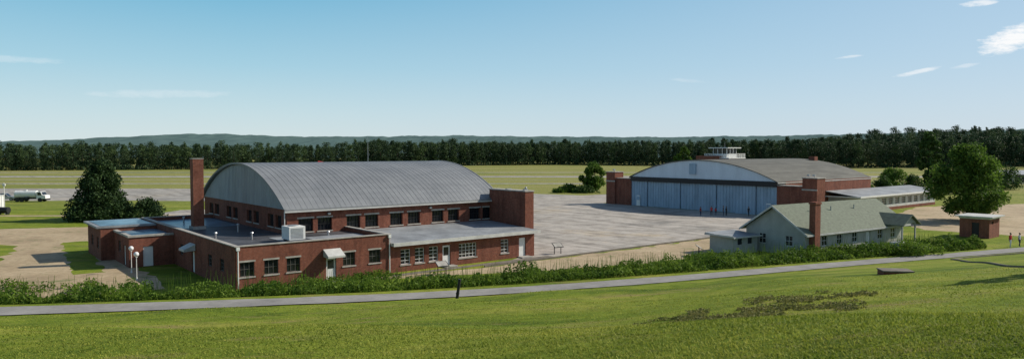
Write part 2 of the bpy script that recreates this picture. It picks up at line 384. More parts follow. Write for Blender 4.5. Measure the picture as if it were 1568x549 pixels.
# ------------------------------------------------------------ arched roof helper
def arc_pts(v0,v1,ze,zr,n=28):
    w=(v1-v0)/2; r=zr-ze; R=(w*w+r*r)/(2*r); c=(v0+v1)/2
    A=math.asin(w/R); out=[]
    for i in range(n+1):
        t=-A+2*A*i/n; out.append((c+R*math.sin(t),zr-R+R*math.cos(t)))
    return out
def arched(parent,u0,u1,v0,v1,ze,zr,mroof,mgab,over=.45,rib=1.2,mtrim=None,mrib=None):
    pts=arc_pts(v0,v1,ze,zr)
    mb=MB()
    for uu,s in ((u0,1),(u1,-1)):
        mb.prism([(uu,p[0],p[1]) for p in pts],(s*.25,0,0))
    mb.build('gable_panel',mgab,parent)
    ptr=arc_pts(v0-over,v1+over,ze-.02,zr+.18,40)
    pbt=[(a,b-.14) for a,b in ptr]
    mb=MB(); a0=u0-over; a1=u1+over
    for i in range(len(ptr)-1):
        mb.poly([(a0,*ptr[i]),(a1,*ptr[i]),(a1,*ptr[i+1]),(a0,*ptr[i+1])])
        mb.poly([(a0,*pbt[i]),(a1,*pbt[i]),(a1,*pbt[i+1]),(a0,*pbt[i+1])])
        for a in(a0,a1): mb.poly([(a,*ptr[i]),(a,*pbt[i]),(a,*pbt[i+1]),(a,*ptr[i+1])])
    for k in (0,-1): mb.poly([(a0,*ptr[k]),(a1,*ptr[k]),(a1,*pbt[k]),(a0,*pbt[k])])
    mb.build('arched_roof',mroof,parent)
    if rib:
        mb=MB(); n=int((a1-a0)/rib)
        for k in range(n+1):
            uu=a0+.03+(a1-a0-.1)*k/n; w=.03 if 0<k<n else .14; hh=.02 if 0<k<n else .06
            for i in range(len(ptr)-1):
                p,q=ptr[i],ptr[i+1]
                mb.poly([(uu-w/2,p[0],p[1]+hh),(uu+w/2,p[0],p[1]+hh),(uu+w/2,q[0],q[1]+hh),(uu-w/2,q[0],q[1]+hh)])
                for s in(-1,1): mb.poly([(uu+s*w/2,p[0],p[1]-.01),(uu+s*w/2,q[0],q[1]-.01),(uu+s*w/2,q[0],q[1]+hh),(uu+s*w/2,p[0],p[1]+hh)])
        mb.build('roof_seams',mrib or mroof,parent)
    t=MB()
    for vv in (v0-over-.1,v1+over): t.box(a0,a1,vv,vv+.1,ze-.32,ze-.17)
    t.build('eave_gutter',mtrim or M['fascia'],parent)

# ------------------------------------------------------------ hangar 1
H=empty('brick_hangar',(O0[0],O0[1],0),ANG)
br=MB(); fr=MB(); fr2=MB(); gl=MB(); bars=MB(); sill=MB(); ct=MB()
cl=[-23,-20.9,-17.6,-15.4,-12.3,-10,-6.75,-4.5,-1.35,.65]
ops=[(c-.8,c+.8,3.6,4.95) for c in cl]
wall_u(br,-25,2.2,9.2,9.6,0,6,ops)
for o in ops:
    gl.box(o[0],o[1],9.5,9.52,o[2],o[3])
    for k in range(1,4): bars.box(o[0]+.4*k-.025,o[0]+.4*k+.025,9.42,9.46,o[2],o[3])
    bars.box(o[0],o[1],9.41,9.47,4.25,4.31)
    sill.box(o[0]-.1,o[1]+.1,9.14,9.3,o[2]-.12,o[2]-.003); sill.box(o[0]-.12,o[1]+.12,9.17,9.3,o[3]+.003,o[3]+.17)
gops=[(c-.8,c+.8,3.95,5.25) for c in (11.5,13.7,18,20.3,25,27.3,32,34.3)]
wall_v(br,-25,-24.6,9.6,36.8,0,6,gops)
for o in gops:
    gl.box(-24.72,-24.7,o[0],o[1],o[2],o[3])
    sill.box(-25.06,-24.9,o[0]-.1,o[1]+.1,o[2]-.12,o[2]-.003)
    for k in range(1,4): bars.box(-24.86,-24.82,o[0]+.4*k-.025,o[0]+.4*k+.025,o[2],o[3])
wall_u(br,-25,2.2,36.8,37.2,0,6,[])
br.box(1.8,2.2,9.6,36.8,5.4,6)
br.box(.9,2.2,2.3,9.2,0,7.15)
br.box(.9,2.2,37.2,44,0,7.15)
ct.box(.82,2.28,2.22,9.28,7.153,7.28); ct.box(.82,2.28,37.12,44.08,7.153,7.28)
dd=MB()
for k in range(7): dd.box(1.85,2.0,9.62+k*3.885,9.58+(k+1)*3.885,0.02,5.39)
dd.build('sliding_doors',M['door'],H)
lw=[-32.2,-30.1,-28.1,-22.7,-20.0]
aops=[(c-.62,c+.62,1.2,2.45) for c in lw]+[(-25.0,-24.0,0.02,2.1)]
wall_u(br,-33.2,-18.3,0,.3,0,3.8,aops)
for c in lw:
    win_u(fr2,gl,c-.62,c+.62,1.2,2.45,0,3,2,.05,.14)
    sill.box(c-.72,c+.72,-.06,.1,1.08,1.197)
    sill.box(c-.72,c+.72,-.015,.1,2.453,2.6)
dr=MB(); dr.box(-24.97,-24.03,.12,.17,.03,2.07)
gl.box(-24.8,-24.2,.1,.115,1.1,1.9)
lops=[(12.0,13.0,.02,2.1),(3,4.2,1.3,2.4),(6.5,7.7,1.3,2.4),(16,17.2,1.3,2.4)]
wall_v(br,-33.2,-32.9,.3,34,0,3.8,lops)
dr.box(-33.08,-33.02,12.03,12.97,.03,2.07)
for o in lops[1:]: win_v(fr2,gl,o[0],o[1],o[2],o[3],-33.2,2,3)
wall_u(br,-32.9,-25,33.7,34,0,3.8,[])
br.box(-18.6,-18.3,.3,9.2,0,3.8)
ct.box(-33.28,-18.22,-.08,.38,3.803,3.88); ct.box(-33.28,-32.82,.38,34.08,3.803,3.88); ct.box(-32.82,-25,33.62,34.08,3.803,3.88)
ct.box(-18.68,-18.22,.38,9.19,3.803,3.88)
rf=MB(); rf.box(-32.9,-25.0,.3,33.7,3.2,3.4); rf.box(-25.0,-18.6,.3,9.19,3.2,3.4); rf.build('annex_flat_roof',M['roof_mem'],H)
rb=MB(); rb.box(-32.6,-25.6,21.8,33.3,3.404,3.44); rb.build('roof_patch_blue',M['roof_blue'],H)
rb=MB(); rb.box(-24.6,-18.9,.6,6.0,3.404,3.43); rb.box(-27.4,-25.8,1.0,8,3.404,3.43); rb.build('roof_patch_light',M['roof_lt'],H)
wo=[(-36.2,-35.2,.02,2.1)]
wall_u(br,-37.5,-33.22,19.5,19.8,0,3.1,wo); dr.box(-36.17,-35.23,19.62,19.67,.03,2.07)
wv=[(21.2,22.2,.02,2.1),(23.6,24.8,1.2,2.4)]
wall_v(br,-37.5,-37.2,19.8,27,0,3.1,wv); dr.box(-37.38,-37.33,21.23,22.17,.03,2.07); win_v(fr2,gl,23.6,24.8,1.2,2.4,-37.5,2,3)
ct.box(-37.6,-33.22,19.4,19.84,3.103,3.3); ct.box(-37.6,-37.16,19.84,26.95,3.103,3.3)
rb=MB(); rb.box(-37.2,-33.22,19.8,26.98,2.9,3.1); rb.build('wing_blue_roof',M['roof_blue'],H)
wv=[(28.2,29.4,1.2,2.4),(31.6,32.8,1.2,2.4)]
wall_u(br,-38.8,-33.22,27,27.3,0,3.5,[]); wall_v(br,-38.8,-38.5,27.3,34.7,0,3.5,wv); wall_u(br,-38.8,-33.22,34.7,35,0,3.5,[])
for o in wv: win_v(fr2,gl,*o,-38.8,2,3)
rb=MB(); rb.box(-39.2,-33.22,26.9,35.3,3.503,3.7); rb.build('wing_flat_roof',M['roof_lt'],H)
rb=MB(); rb.box(-38.7,-33.6,27.4,34.8,3.704,3.73); rb.build('wing_roof_felt',M['roof_blue'],H)
rw=[(-16.6,.55,2),(-14.96,.55,2),(-13.3,.55,2),(-9.0,1.15,5),(-4.0,.55,2)]
rops=[(c-h,c+h,.7,2.2) for c,h,k in rw]+[(-12.2,-11.2,.02,2.2),(-1.95,-.95,.02,2.2)]
wall_u(br,-18.3,.3,0,.3,0,2.62,rops)
for c,h,k in rw:
    win_u(fr,gl,c-h,c+h,.7,2.2,0,k,4,.06,.1); sill.box(c-h-.08,c+h+.08,-.06,.1,.58,.697)
dr.box(-12.17,-11.23,.12,.17,.03,2.17); dr.box(-1.92,-.98,.12,.17,.03,2.17)
gl.box(-12.0,-11.4,.1,.115,1.15,2.0); 
br.box(.0,.3,.3,2.29,0,2.62)
rr=MB(); rr.prism([(-18.2,-.55,2.93),(-18.2,9.19,3.36),(-18.2,9.19,3.12),(-18.2,-.55,2.9)],(18.85,0,0)); rr.build('annex_low_roof',M['roof_lt'],H)
fc=MB(); fc.box(-18.28,.72,-.66,-.56,2.63,2.99); fc.box(-18.29,-18.2,-.56,-.09,2.65,2.98); fc.box(-18.2,.6,-.55,0,2.625,2.66)
fc.build('roof_fascia',M['fascia'],H)
dp=MB()
for u in (-33.0,-18.45): 
    dp.cone((u,-.1,0),(u,-.1,3.7),.06,.06,8); dp.box(u-.14,u+.14,-.22,-.02,3.5,3.78)
dp.cone((-25.3,9.08,3.4),(-25.3,9.08,5.8),.05,.05,8)
dp.build('downpipes',M['white'],H)
aw=MB(); aw.prism([(-25.3,-.02,2.95),(-25.3,-1.1,2.4),(-25.3,-1.1,2.2),(-25.3,-.02,2.25)],(1.7,0,0))
aw.prism([(-33.22,11.6,2.9),(-34.3,11.6,2.4),(-34.3,11.6,2.2),(-33.22,11.6,2.25)],(0,1.8,0))
aw.build('door_awnings',M['fascia'],H,.02)
sp_=MB(); sp_.box(-25.2,-23.8,-1.2,-.02,.02,.16); sp_.box(-2.2,-.7,-.9,-.02,.02,.14); sp_.box(-12.5,-10.9,-.9,-.02,.02,.14); sp_.build('door_steps',M['coping'],H,.01)
ch=MB(); ch.box(-31.0,-29.9,20.2,21.3,3.4,11.05); ch.build('chimney_stack',M['brick2'],H)
cc=MB(); cc.box(-31.04,-29.86,20.16,21.34,11.053,11.13); cc.box(-31.15,-29.75,20.05,21.45,3.404,3.75); cc.build('chimney_cap',M['coping'],H)
ac=MB(); ac.box(-27.2,-25.6,3.2,5.0,3.6,4.85); ac.build('air_conditioner',M['white'],H,.03)
a2=MB()
for k in range(8): a2.box(-27.0,-25.8,3.17,3.197,3.75+k*.125,3.81+k*.125)
a2.box(-27.1,-25.7,3.3,3.4,3.4,3.597); a2.box(-27.1,-25.7,4.8,4.9,3.4,3.597)
a2.cone((-26.4,4.1,4.85),(-26.4,4.1,4.93),.5,.5,16); a2.build('air_conditioner_grille',M['metal'],H)
a3=MB(); 
for (u,v,h) in ((-29,8,.6),(-28,15,.8),(-31.5,11,.5),(-22,6,.4),(-30,28,.7)):
    a3.cone((u,v,3.1),(u,v,3.4+h),.09,.09,8); a3.cone((u,v,3.4+h),(u,v,3.5+h),.18,.12,8)
a3.cone((-3.8,32,9.0),(-3.8,32,14.0),.045,.02,6)
a3.box(1.2,1.9,3.0,3.1,7.28,7.45); a3.cone((1.5,3.2,7.28),(1.5,3.2,7.5),.06,.06,6); a3.sphere((1.5,2.9,7.55),.14)
a3.box(1.35,2.05,6.2,6.6,7.28,7.36)
for uu in (-20.5,-7.9): a3.box(uu-.15,uu+.15,8.9,9.19,5.25,5.45)
a3.build('roof_vents_and_lights',M['metal'],H)
br.build('brick_walls',M['brick'],H); fr.build('window_frames',M['white'],H); fr2.build('old_window_frames',M['frame'],H); gl.build('window_glass',M['glass'],H)
bars.build('window_bars',M['black'],H); sill.build('sills_and_lintels',M['coping'],H); ct.build('parapet_coping',M['coping'],H); dr.build('doors',M['white'],H)
arched(H,-25,2.2,9.2,37.2,6.0,10.35,M['metal_roof'],M['gable1'],.4,.62)
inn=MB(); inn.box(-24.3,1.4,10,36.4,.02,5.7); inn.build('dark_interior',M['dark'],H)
g=MB(); pts=arc_pts(9.2,37.2,6,10.35,56)
for a,b2 in pts[2:-2]: g.box(-25.03,-25.003,a-.02,a+.02,6.02,b2-.03)
g.box(-25.08,-25.003,9.2,37.2,5.95,6.018)
g.build('gable_ribs',M['gable1'],H)

# ------------------------------------------------------------ hangar 2
H2=empty('aircraft_hangar',(O0[0],O0[1],0),ANG)
br=MB(); ct=MB(); wh=MB(); gl=MB(); fr=MB()
br.box(66,68,3.7,8.8,0,5.6); br.box(65.6,68.4,1,3.7,0,7.1); br.box(66,68,43.5,48,0,5.8); br.box(65.6,68.4,48,50.6,0,7.1)
ct.box(65.95,68.05,3.72,8.8,5.603,5.72); ct.box(65.5,68.5,.9,3.8,7.103,7.25); ct.box(65.95,68.05,43.5,47.98,5.803,5.92); ct.box(65.5,68.5,47.9,50.7,7.103,7.25)
ct.box(65.5,65.597,.95,3.75,5.0,5.25); ct.box(65.5,65.597,47.95,50.65,5.0,5.25)
br.box(68.4,102,8.4,8.8,0,6.3); br.box(68.4,102,43.5,43.9,0,6.3); br.box(101.6,102,8.8,43.5,0,6.3)
hd=MB(); hd.box(65.7,66.6,8.8,43.5,5.35,6.25); hd.build('door_header_shade',M['black'],H2)  # black band over the doors paints in the shadow under the roof
dr=MB(); npan=8; w=(43.5-8.8)/npan
for k in range(npan):
    off=0 if k%2 else .22
    dr.box(66.15+off,66.3+off,8.8+k*w+.02,8.8+(k+1)*w-.02,.03,5.34)
dr.build('sliding_doors',M['door'],H2)
rb=MB()
for k in range(npan):
    off=0 if k%2 else .22
    for j in range(0,7):
        v=8.8+k*w+.1+j*(w-.2)/6; rb.box(66.09+off,66.147+off,v-.035,v+.035,.05,5.3)
    rb.box(66.1+off,66.145+off,8.8+k*w+.15,8.8+(k+1)*w-.15,2.6,2.7)
rb.build('door_ribs',M['door'],H2)
sd=MB(); sd.box(66.0,66.07,9.9,10.9,.04,2.3); sd.box(66.0,66.07,41,42,.04,2.3); sd.build('access_doors',M['white'],H2)
s2=MB(); s2.box(65.93,65.997,10.0,10.8,1.3,2.1); s2.box(65.93,65.997,41.1,41.9,1.3,2.1); s2.box(65.66,65.995,26.4,27.9,7.2,9.3)
s2.build('access_door_glass',M['door'],H2)
arched(H2,66,102,8.8,43.5,6.3,9.95,M['shingle2'],M['gable2'],.35,0,M['fascia'])
ch=MB(); ch.box(100.2,101.6,20,21.4,6,10.6); ch.box(88,89,40,41,6,8.8); ch.build('chimney_stack',M['brick2'],H2)
wins=[(u,u+1.9,1.1,2.5) for u in (94,97,100,103,106,109,112,115)]
wall_u(wh,84,120,2.5,2.8,0,3.1,wins)
for o in wins: win_u(fr,gl,*o,2.5,3,3,.07,.1)
wall_v(wh,84,84.3,2.8,8.38,0,3.1,[(4,5.5,1.1,2.5)]); win_v(fr,gl,4,5.5,1.1,2.5,84,2,3)
wh.box(119.7,120,2.8,12,0,3.1)
rr=MB(); rr.prism([(82.8,1.6,3.15),(82.8,8.38,4.1),(82.8,8.38,3.9),(82.8,1.6,3.12)],(38.4,0,0)); rr.build('annex_roof',M['roof_lt'],H2)
fc=MB(); fc.box(82.7,121.3,1.45,1.59,2.95,3.28); fc.box(82.65,82.78,1.6,8.3,2.95,3.2); fc.build('annex_fascia',M['white'],H2)
br.box(84,120,2.42,2.498,0,.6)
br.build('brick_walls',M['brick'],H2); ct.build('parapet_coping',M['coping'],H2); wh.build('annex_walls',M['fascia'],H2); fr.build('window_frames',M['white'],H2); gl.build('window_glass',M['glass'],H2)
fl=MB()
for v in (2,3,49): 
    fl.cone((66.5,v,7.25),(66.5,v,7.5),.05,.05,6); fl.box(66.2,66.7,v-.2,v+.2,7.5,7.8)
fl.build('flood_lights',M['metal'],H2)

# control tower (behind the second hangar)
T=empty('control_tower',(54.6,184.5,0),ANG)
b=MB(); b.box(-2.6,2.6,-2.6,2.6,0,9.9); b.box(-5.0,-2.6,-1.0,5.2,0,10.6); b.build('brick_shaft',M['brick2'],T)
b=MB(); b.box(-3.7,3.7,-3.7,3.7,9.903,10.15)
b.box(-2.1,2.1,-2.1,2.1,10.153,11.0)
for sx in(-2.08,-.75,.6,1.93):
    for sy in (-2.08,1.93): b.box(sx,sx+.15,sy,sy+.15,11.0,12.5)
    b.box(-2.085,-1.93,sx,sx+.15,11.0,12.49); b.box(1.93,2.085,sx,sx+.15,11.0,12.49)
b.box(-2.9,2.9,-2.9,2.9,12.503,12.72)
for s in(-3.65,3.57):
    b.box(-3.65,3.65,s,s+.08,11.05,11.15); b.box(s,s+.08,-3.55,3.55,11.06,11.16); b.box(-3.65,3.65,s,s+.06,10.6,10.67); b.box(s,s+.06,-3.55,3.55,10.61,10.68)
    for k in range(-7,8): b.box(k*.5-.04,k*.5+.04,s+.01,s+.07,10.153,11.048); b.box(s+.01,s+.07,k*.49-.04,k*.49+.04,10.153,11.048)
b.build('balcony_and_cab',M['white'],T)
b=MB(); b.box(-1.85,1.85,-1.85,1.85,11.0,12.49); b.build('cab_glass',M['glass'],T)
b=MB(); b.cone((0,0,12.6),(0,0,14.2),.04,.02,6); b.build('mast',M['metal'],T)

# ------------------------------------------------------------ green-roofed house
A2=math.radians(34)
C=empty('clapboard_house',(33,80.5,0),A2)
L=21; Wd=8; ez=2.85; rz=5.5
wl=MB(); fr=MB(); gl=MB()
wn=[(u,u+1.1,1.0,2.2) for u in (3.2,6.2,9.4,15,18)]
wall_u(wl,0,L,0,.2,0,ez,wn+[(12.4,13.3,.02,2.1)])
for o in wn: win_u(fr,gl,*o,0,2,2,.06,.06)
wv=[(1.6,2.6,1.0,2.2),(5.2,6.2,1.0,2.2)]
wall_v(wl,0,.2,.2,Wd,0,ez,wv)
for o in wv: win_v(fr,gl,*o,0,2,2,.06,.06)
wall_u(wl,.2,L,Wd-.2,Wd,0,ez,[]); wl.box(L-.2,L,.2,Wd-.2,0,ez)
for uu,s in ((0,1),(L,-1)): wl.prism([(uu,0,ez),(uu,Wd,ez),(uu,Wd/2,rz-.1)],(s*.2,0,0))
wl.prism([(16.5,-2.2,ez+.1),(19.9,-2.2,ez+.1),(18.2,-2.2,ez+1.1)],(0,.15,0)); wl.box(16.6,16.75,-2.2,-2.05,0,ez+.1); wl.box(19.65,19.8,-2.2,-2.05,0,ez+.1)
wl.build('siding_walls',M['offwhite'],C); fr.build('window_frames',M['white'],C); gl.build('window_glass',M['glass'],C)
lap=MB()
for k in range(13):
    z=.15+k*.2
    lap.box(-.012,-.002,0,Wd,z,z+.02)
lap.build('siding_laps',M['coping'],C)
dr=MB(); dr.box(12.43,13.27,.08,.12,.03,2.07); dr.build('door',M['white'],C)
rf=MB(); ov=.6; sl=(rz-ez)/(Wd/2)
def slab(mb,u0,u1,vA,zA,vB,zB,t=.12):
    mb.prism([(u0,vA,zA),(u0,vB,zB),(u0,vB,zB-t),(u0,vA,zA-t)],(u1-u0,0,0))
slab(rf,-ov,L+ov,-ov,ez-sl*ov+.12,Wd/2,rz+.12); slab(rf,-ov,L+ov,Wd+ov,ez-sl*ov+.12,Wd/2-.001,rz+.121)
for s in (-1,1):
    rf.prism([(18.2,-2.6,ez+1.25),(18.2+s*2.1,-2.6,ez-.0),(18.2+s*2.1,-2.6,ez-.12),(18.2,-2.6,ez+1.13)],(0,4.2,0))
rf.build('shingle_roof',M['shingle'],C)
tr=MB(); tr.box(-ov,L+ov,-ov-.06,-ov-.003,ez-sl*ov-.1,ez-sl*ov+.1)
for vA,vB in((-ov,Wd/2),(Wd+ov,Wd/2)):
    zA=ez-sl*ov; tr.prism([(-ov-.05,vA,zA+.13),(-ov-.05,vB,rz+.13),(-ov-.05,vB,rz-.1),(-ov-.05,vA,zA-.1)],(.045,0,0))
tr.build('eave_trim',M['fascia'],C)
ch=MB(); ch.box(.7,1.7,-.75,-.003,0,6.2); ch.box(.62,1.78,-.83,.08,5.95,6.15); ch.build('chimney_stack',M['brick2'],C)
vt=MB()
for u in (5,9,14): vt.cone((u,2.6,4.5),(u,2.6,5.2),.07,.07,8)
vt.build('roof_vents',M['metal'],C)

S=empty('utility_shed',(25.4,82.2,0),A2)
b=MB(); wall_u(b,0,4.4,0,.15,0,2.0,[(.8,1.6,1.1,1.8),(2.6,3.4,1.1,1.8)]); b.box(0,.15,.15,3.4,0,2.0); b.box(4.25,4.4,.15,3.4,0,2.0); b.box(.15,4.25,3.25,3.4,0,2.0); b.build('walls',M['offwhite'],S)
b=MB(); b.box(.8,1.6,.08,.1,1.1,1.8); b.box(2.6,3.4,.08,.1,1.1,1.8); b.build('window_glass',M['glass'],S)
b=MB(); b.prism([(-.4,-.4,2.02),(-.4,3.8,2.3),(-.4,3.8,2.15),(-.4,-.4,2.01)],(5.2,0,0)); b.build('shed_roof',M['roof_lt'],S)
b=MB(); b.box(-.42,4.82,-.48,-.403,1.9,2.08); b.box(-.48,-.403,-.4,3.8,2.0,2.2); b.build('fascia',M['fascia'],S)
S=empty('brick_shed',(64.8,97.2,0),math.radians(40))
b=MB(); wall_u(b,0,4.2,0,.3,0,2.6,[(.9,1.7,1.9,2.3)]); wall_v(b,0,.3,.3,3.6,0,2.6,[(1.2,2.1,.02,2.1)]); b.box(3.9,4.2,.3,3.6,0,2.6); b.box(.3,3.9,3.3,3.6,0,2.6); b.build('brick_walls',M['brick2'],S)
b=MB(); b.box(.1,.15,1.2,2.1,.03,2.09); b.box(.9,1.7,.12,.15,1.9,2.3); b.build('door',M['black'],S)
b=MB(); b.box(-.5,4.7,-.5,4.1,2.85,3.0); b.box(-.1,4.3,-.1,3.7,2.603,2.85); b.build('flat_roof',M['fascia'],S)
S=empty('distant_shed',(170,262,0),math.radians(6))
b=MB(); b.box(0,34,0,10,0,3.2); b.build('walls',M['offwhite'],S)
b=MB(); b.prism([(-.6,-.6,3.2),(-.6,5,4.6),(-.6,10.6,3.2)],(35.2,0,0)); b.build('roof',M['gable1'],S)
b=MB(); 
for k in range(5): b.box(2+k*6.4,6+k*6.4,-.06,-.003,.1,2.8)
b.build('bay_doors',M['black'],S)

# ------------------------------------------------------------ small objects
def wayside(x,y,ang):
    z=tz(x,y); e=empty('wayside_sign',(x,y,z),ang)
    b=MB(); 
    for s in(-.45,.45): b.box(s-.035,s+.035,-.03,.03,0,.95)
    b.prism([(-.62,-.35,.78),(-.62,.35,1.22),(-.62,.33,1.26),(-.62,-.37,.82)],(1.24,0,0)); b.build('frame_and_legs',M['black'],e)
    b=MB(); b.prism([(-.55,-.31,.862),(-.55,.29,1.238),(-.55,.287,1.244),(-.55,-.313,.868)],(1.1,0,0)); b.build('panel',M['coping'],e)
wayside(5.3,83,math.radians(30)); wayside(-6.8,69.3,math.radians(35)); wayside(21.3,81.5,math.radians(80))
e=empty('leaning_bollard',(-3.9,50.4,tz(-3.9,50.4)),0); b=MB(); b.cone((0,0,-.1),(.2,0,1.3),.11,.1,10); b.cone((.2,0,1.3),(.208,0,1.36),.12,.11,10); b.cone((.05,0,.3),(.07,0,.42),.125,.125,10); b.build('post',M['black'],e)
e=empty('drain_box',(26.3,49,tz(26.3,49)-.05),math.radians(-8)); b=MB(); b.box(-.95,.95,-.6,.6,-.4,.24); b.build('brick_body',M['brick2'],e)
b=MB(); b.box(-1.0,1.0,-.65,.65,.243,.33); b.build('cover_slab',M['kerb'],e,.01)
def lamp(x,y,h=2.3):
    e=empty('globe_lamp',(x,y,tz(x,y)),0); b=MB(); b.cone((0,0,0),(0,0,.25),.1,.06,10); b.cone((0,0,.25),(0,0,h-.2),.04,.035,10); b.cone((0,0,h-.2),(0,0,h-.1),.09,.1,10); b.build('pole',M['white'],e)
    b=MB(); b.sphere((0,0,h+.1),.23,16,10); b.build('globe',M['globe'],e,smooth=True)
lamp(-34.8,66.2); lamp(-37.4,70.2)
e=empty('condenser_unit',(45.3,84,0),A2); b=MB(); b.box(-.8,.8,-.5,.5,.1,1.3); b.build('casing',M['fascia'],e,.04)
b=MB()
for k in range(9): b.box(-.7,.7,-.53,-.503,.25+k*.11,.3+k*.11)
b.cone((0,0,1.3),(0,0,1.36),.4,.4,14); b.build('grille',M['metal'],e)
e=empty('windsock',(-58,215,0)); b=MB(); b.cone((0,0,0),(0,0,8.6),.08,.05,8); b.build('pole',M['white'],e); b=MB(); b.cone((0,0,8.4),(2.4,0,8.2),.45,.2,10); b.build('sock',M['red'],e)
e=empty('fuel_pump_station',(-96.3,135.5,0),0)
b=MB(); b.box(-1.2,-.1,-.5,.5,.15,3.4); b.box(-1.3,0,-.6,.6,3.403,3.55); b.cone((.35,0,0),(.35,0,5.9),.08,.06,8); b.box(.1,.6,-.1,.1,5.3,5.7); b.build('cabinet_and_mast',M['white'],e,.03)
b=MB(); b.cone((-.2,-1.1,.8),(1.9,-1.1,.8),.6,.6,16); b.box(-.1,.2,-1.5,-.7,0,.3); b.box(1.5,1.8,-1.5,-.7,0,.3); b.box(-1.1,-.2,-.53,-.503,1.6,2.6); b.build('tank_and_panel',M['black'],e)

def pickup(x,y,ang,col):
    e=empty('parked_pickup_truck',(x,y,0),ang)
    b=MB(); b.prism([(-2.7,-.95,.45),(-2.7,-.95,1.05),(-.95,-.95,1.08),(1.05,-.95,1.08),(2.55,-.95,.98),(2.7,-.95,.75),(2.7,-.95,.45)],(0,1.9,0))
    b.build('body',col,e,.06)
    b=MB(); b.prism([(-.95,-.85,1.08),(-.75,-.82,1.75),(.35,-.82,1.78),(1.15,-.85,1.08)],(0,1.7,0)); b.build('cab',col,e,.05)
    b=MB(); b.prism([(-.8,-.862,1.15),(-.66,-.862,1.65),(.28,-.862,1.67),(.95,-.862,1.15)],(0,1.724,0))
    b.prism([(1.16,-.7,1.13),(.42,-.7,1.72),(.40,-.7,1.72),(1.1,-.7,1.13)],(0,1.4,0)); b.build('windows',M['glass'],e)
    b=MB(); 
    for wx in(-1.75,1.75):
        for wy in(-.98,.78): b.cone((wx,wy,.38),(wx,wy+.2,.38),.38,.38,18)
    b.box(-2.8,-2.7,-.9,.9,.45,.62); b.box(2.7,2.8,-.9,.9,.45,.62); b.build('wheels_and_bumpers',M['black'],e)
    b=MB()
    for wx in(-1.75,1.75): b.cone((wx,-.985,.38),(wx,-.995,.38),.2,.2,12)
    b.build('hubcaps',M['metal'],e)
    b=MB(); b.box(-2.6,-1.0,-.8,.8,1.09,1.12); b.build('bed',M['black'],e)
def tanker(x,y,ang):
    e=empty('fuel_truck',(x,y,0),ang)
    b=MB(); b.box(-3.6,3.2,-.5,.5,.65,.9); 
    for wx in(-2.7,-1.7,2.3):
        for wy in(-1.1,.8): b.cone((wx,wy,.48),(wx,wy+.3,.48),.48,.48,18)
    b.box(-1.2,-.2,-1.1,-.6,.5,1.1); b.box(3.5,3.62,-1.0,1.0,.45,.75); b.build('chassis_and_wheels',M['black'],e)
    b=MB(); b.prism([(1.5,-1.05,.7),(1.5,-1.05,2.35),(2.5,-1.05,2.4),(2.85,-1.05,1.6),(3.5,-1.05,1.45),(3.55,-1.05,.7)],(0,2.1,0)); b.build('cab',M['white'],e,.07)
    b=MB(); b.prism([(1.8,-1.07,1.55),(1.8,-1.07,2.2),(2.42,-1.07,2.22),(2.68,-1.07,1.55)],(0,2.14,0)); b.prism([(2.9,-.9,1.62),(2.55,-.9,2.3),(2.52,-.9,2.3),(2.8,-.9,1.62)],(0,1.8,0)); b.build('windows',M['glass'],e)
    b=MB(); b.cone((-3.5,0,1.75),(1.2,0,1.75),.85,.85,20); b.cone((-1.2,0,2.55),(-1.2,0,2.75),.3,.3,12); b.build('tank',M['white'],e)
tanker(-112.5,168,math.radians(6)); pickup(-121,171,math.radians(12),M['metal'])

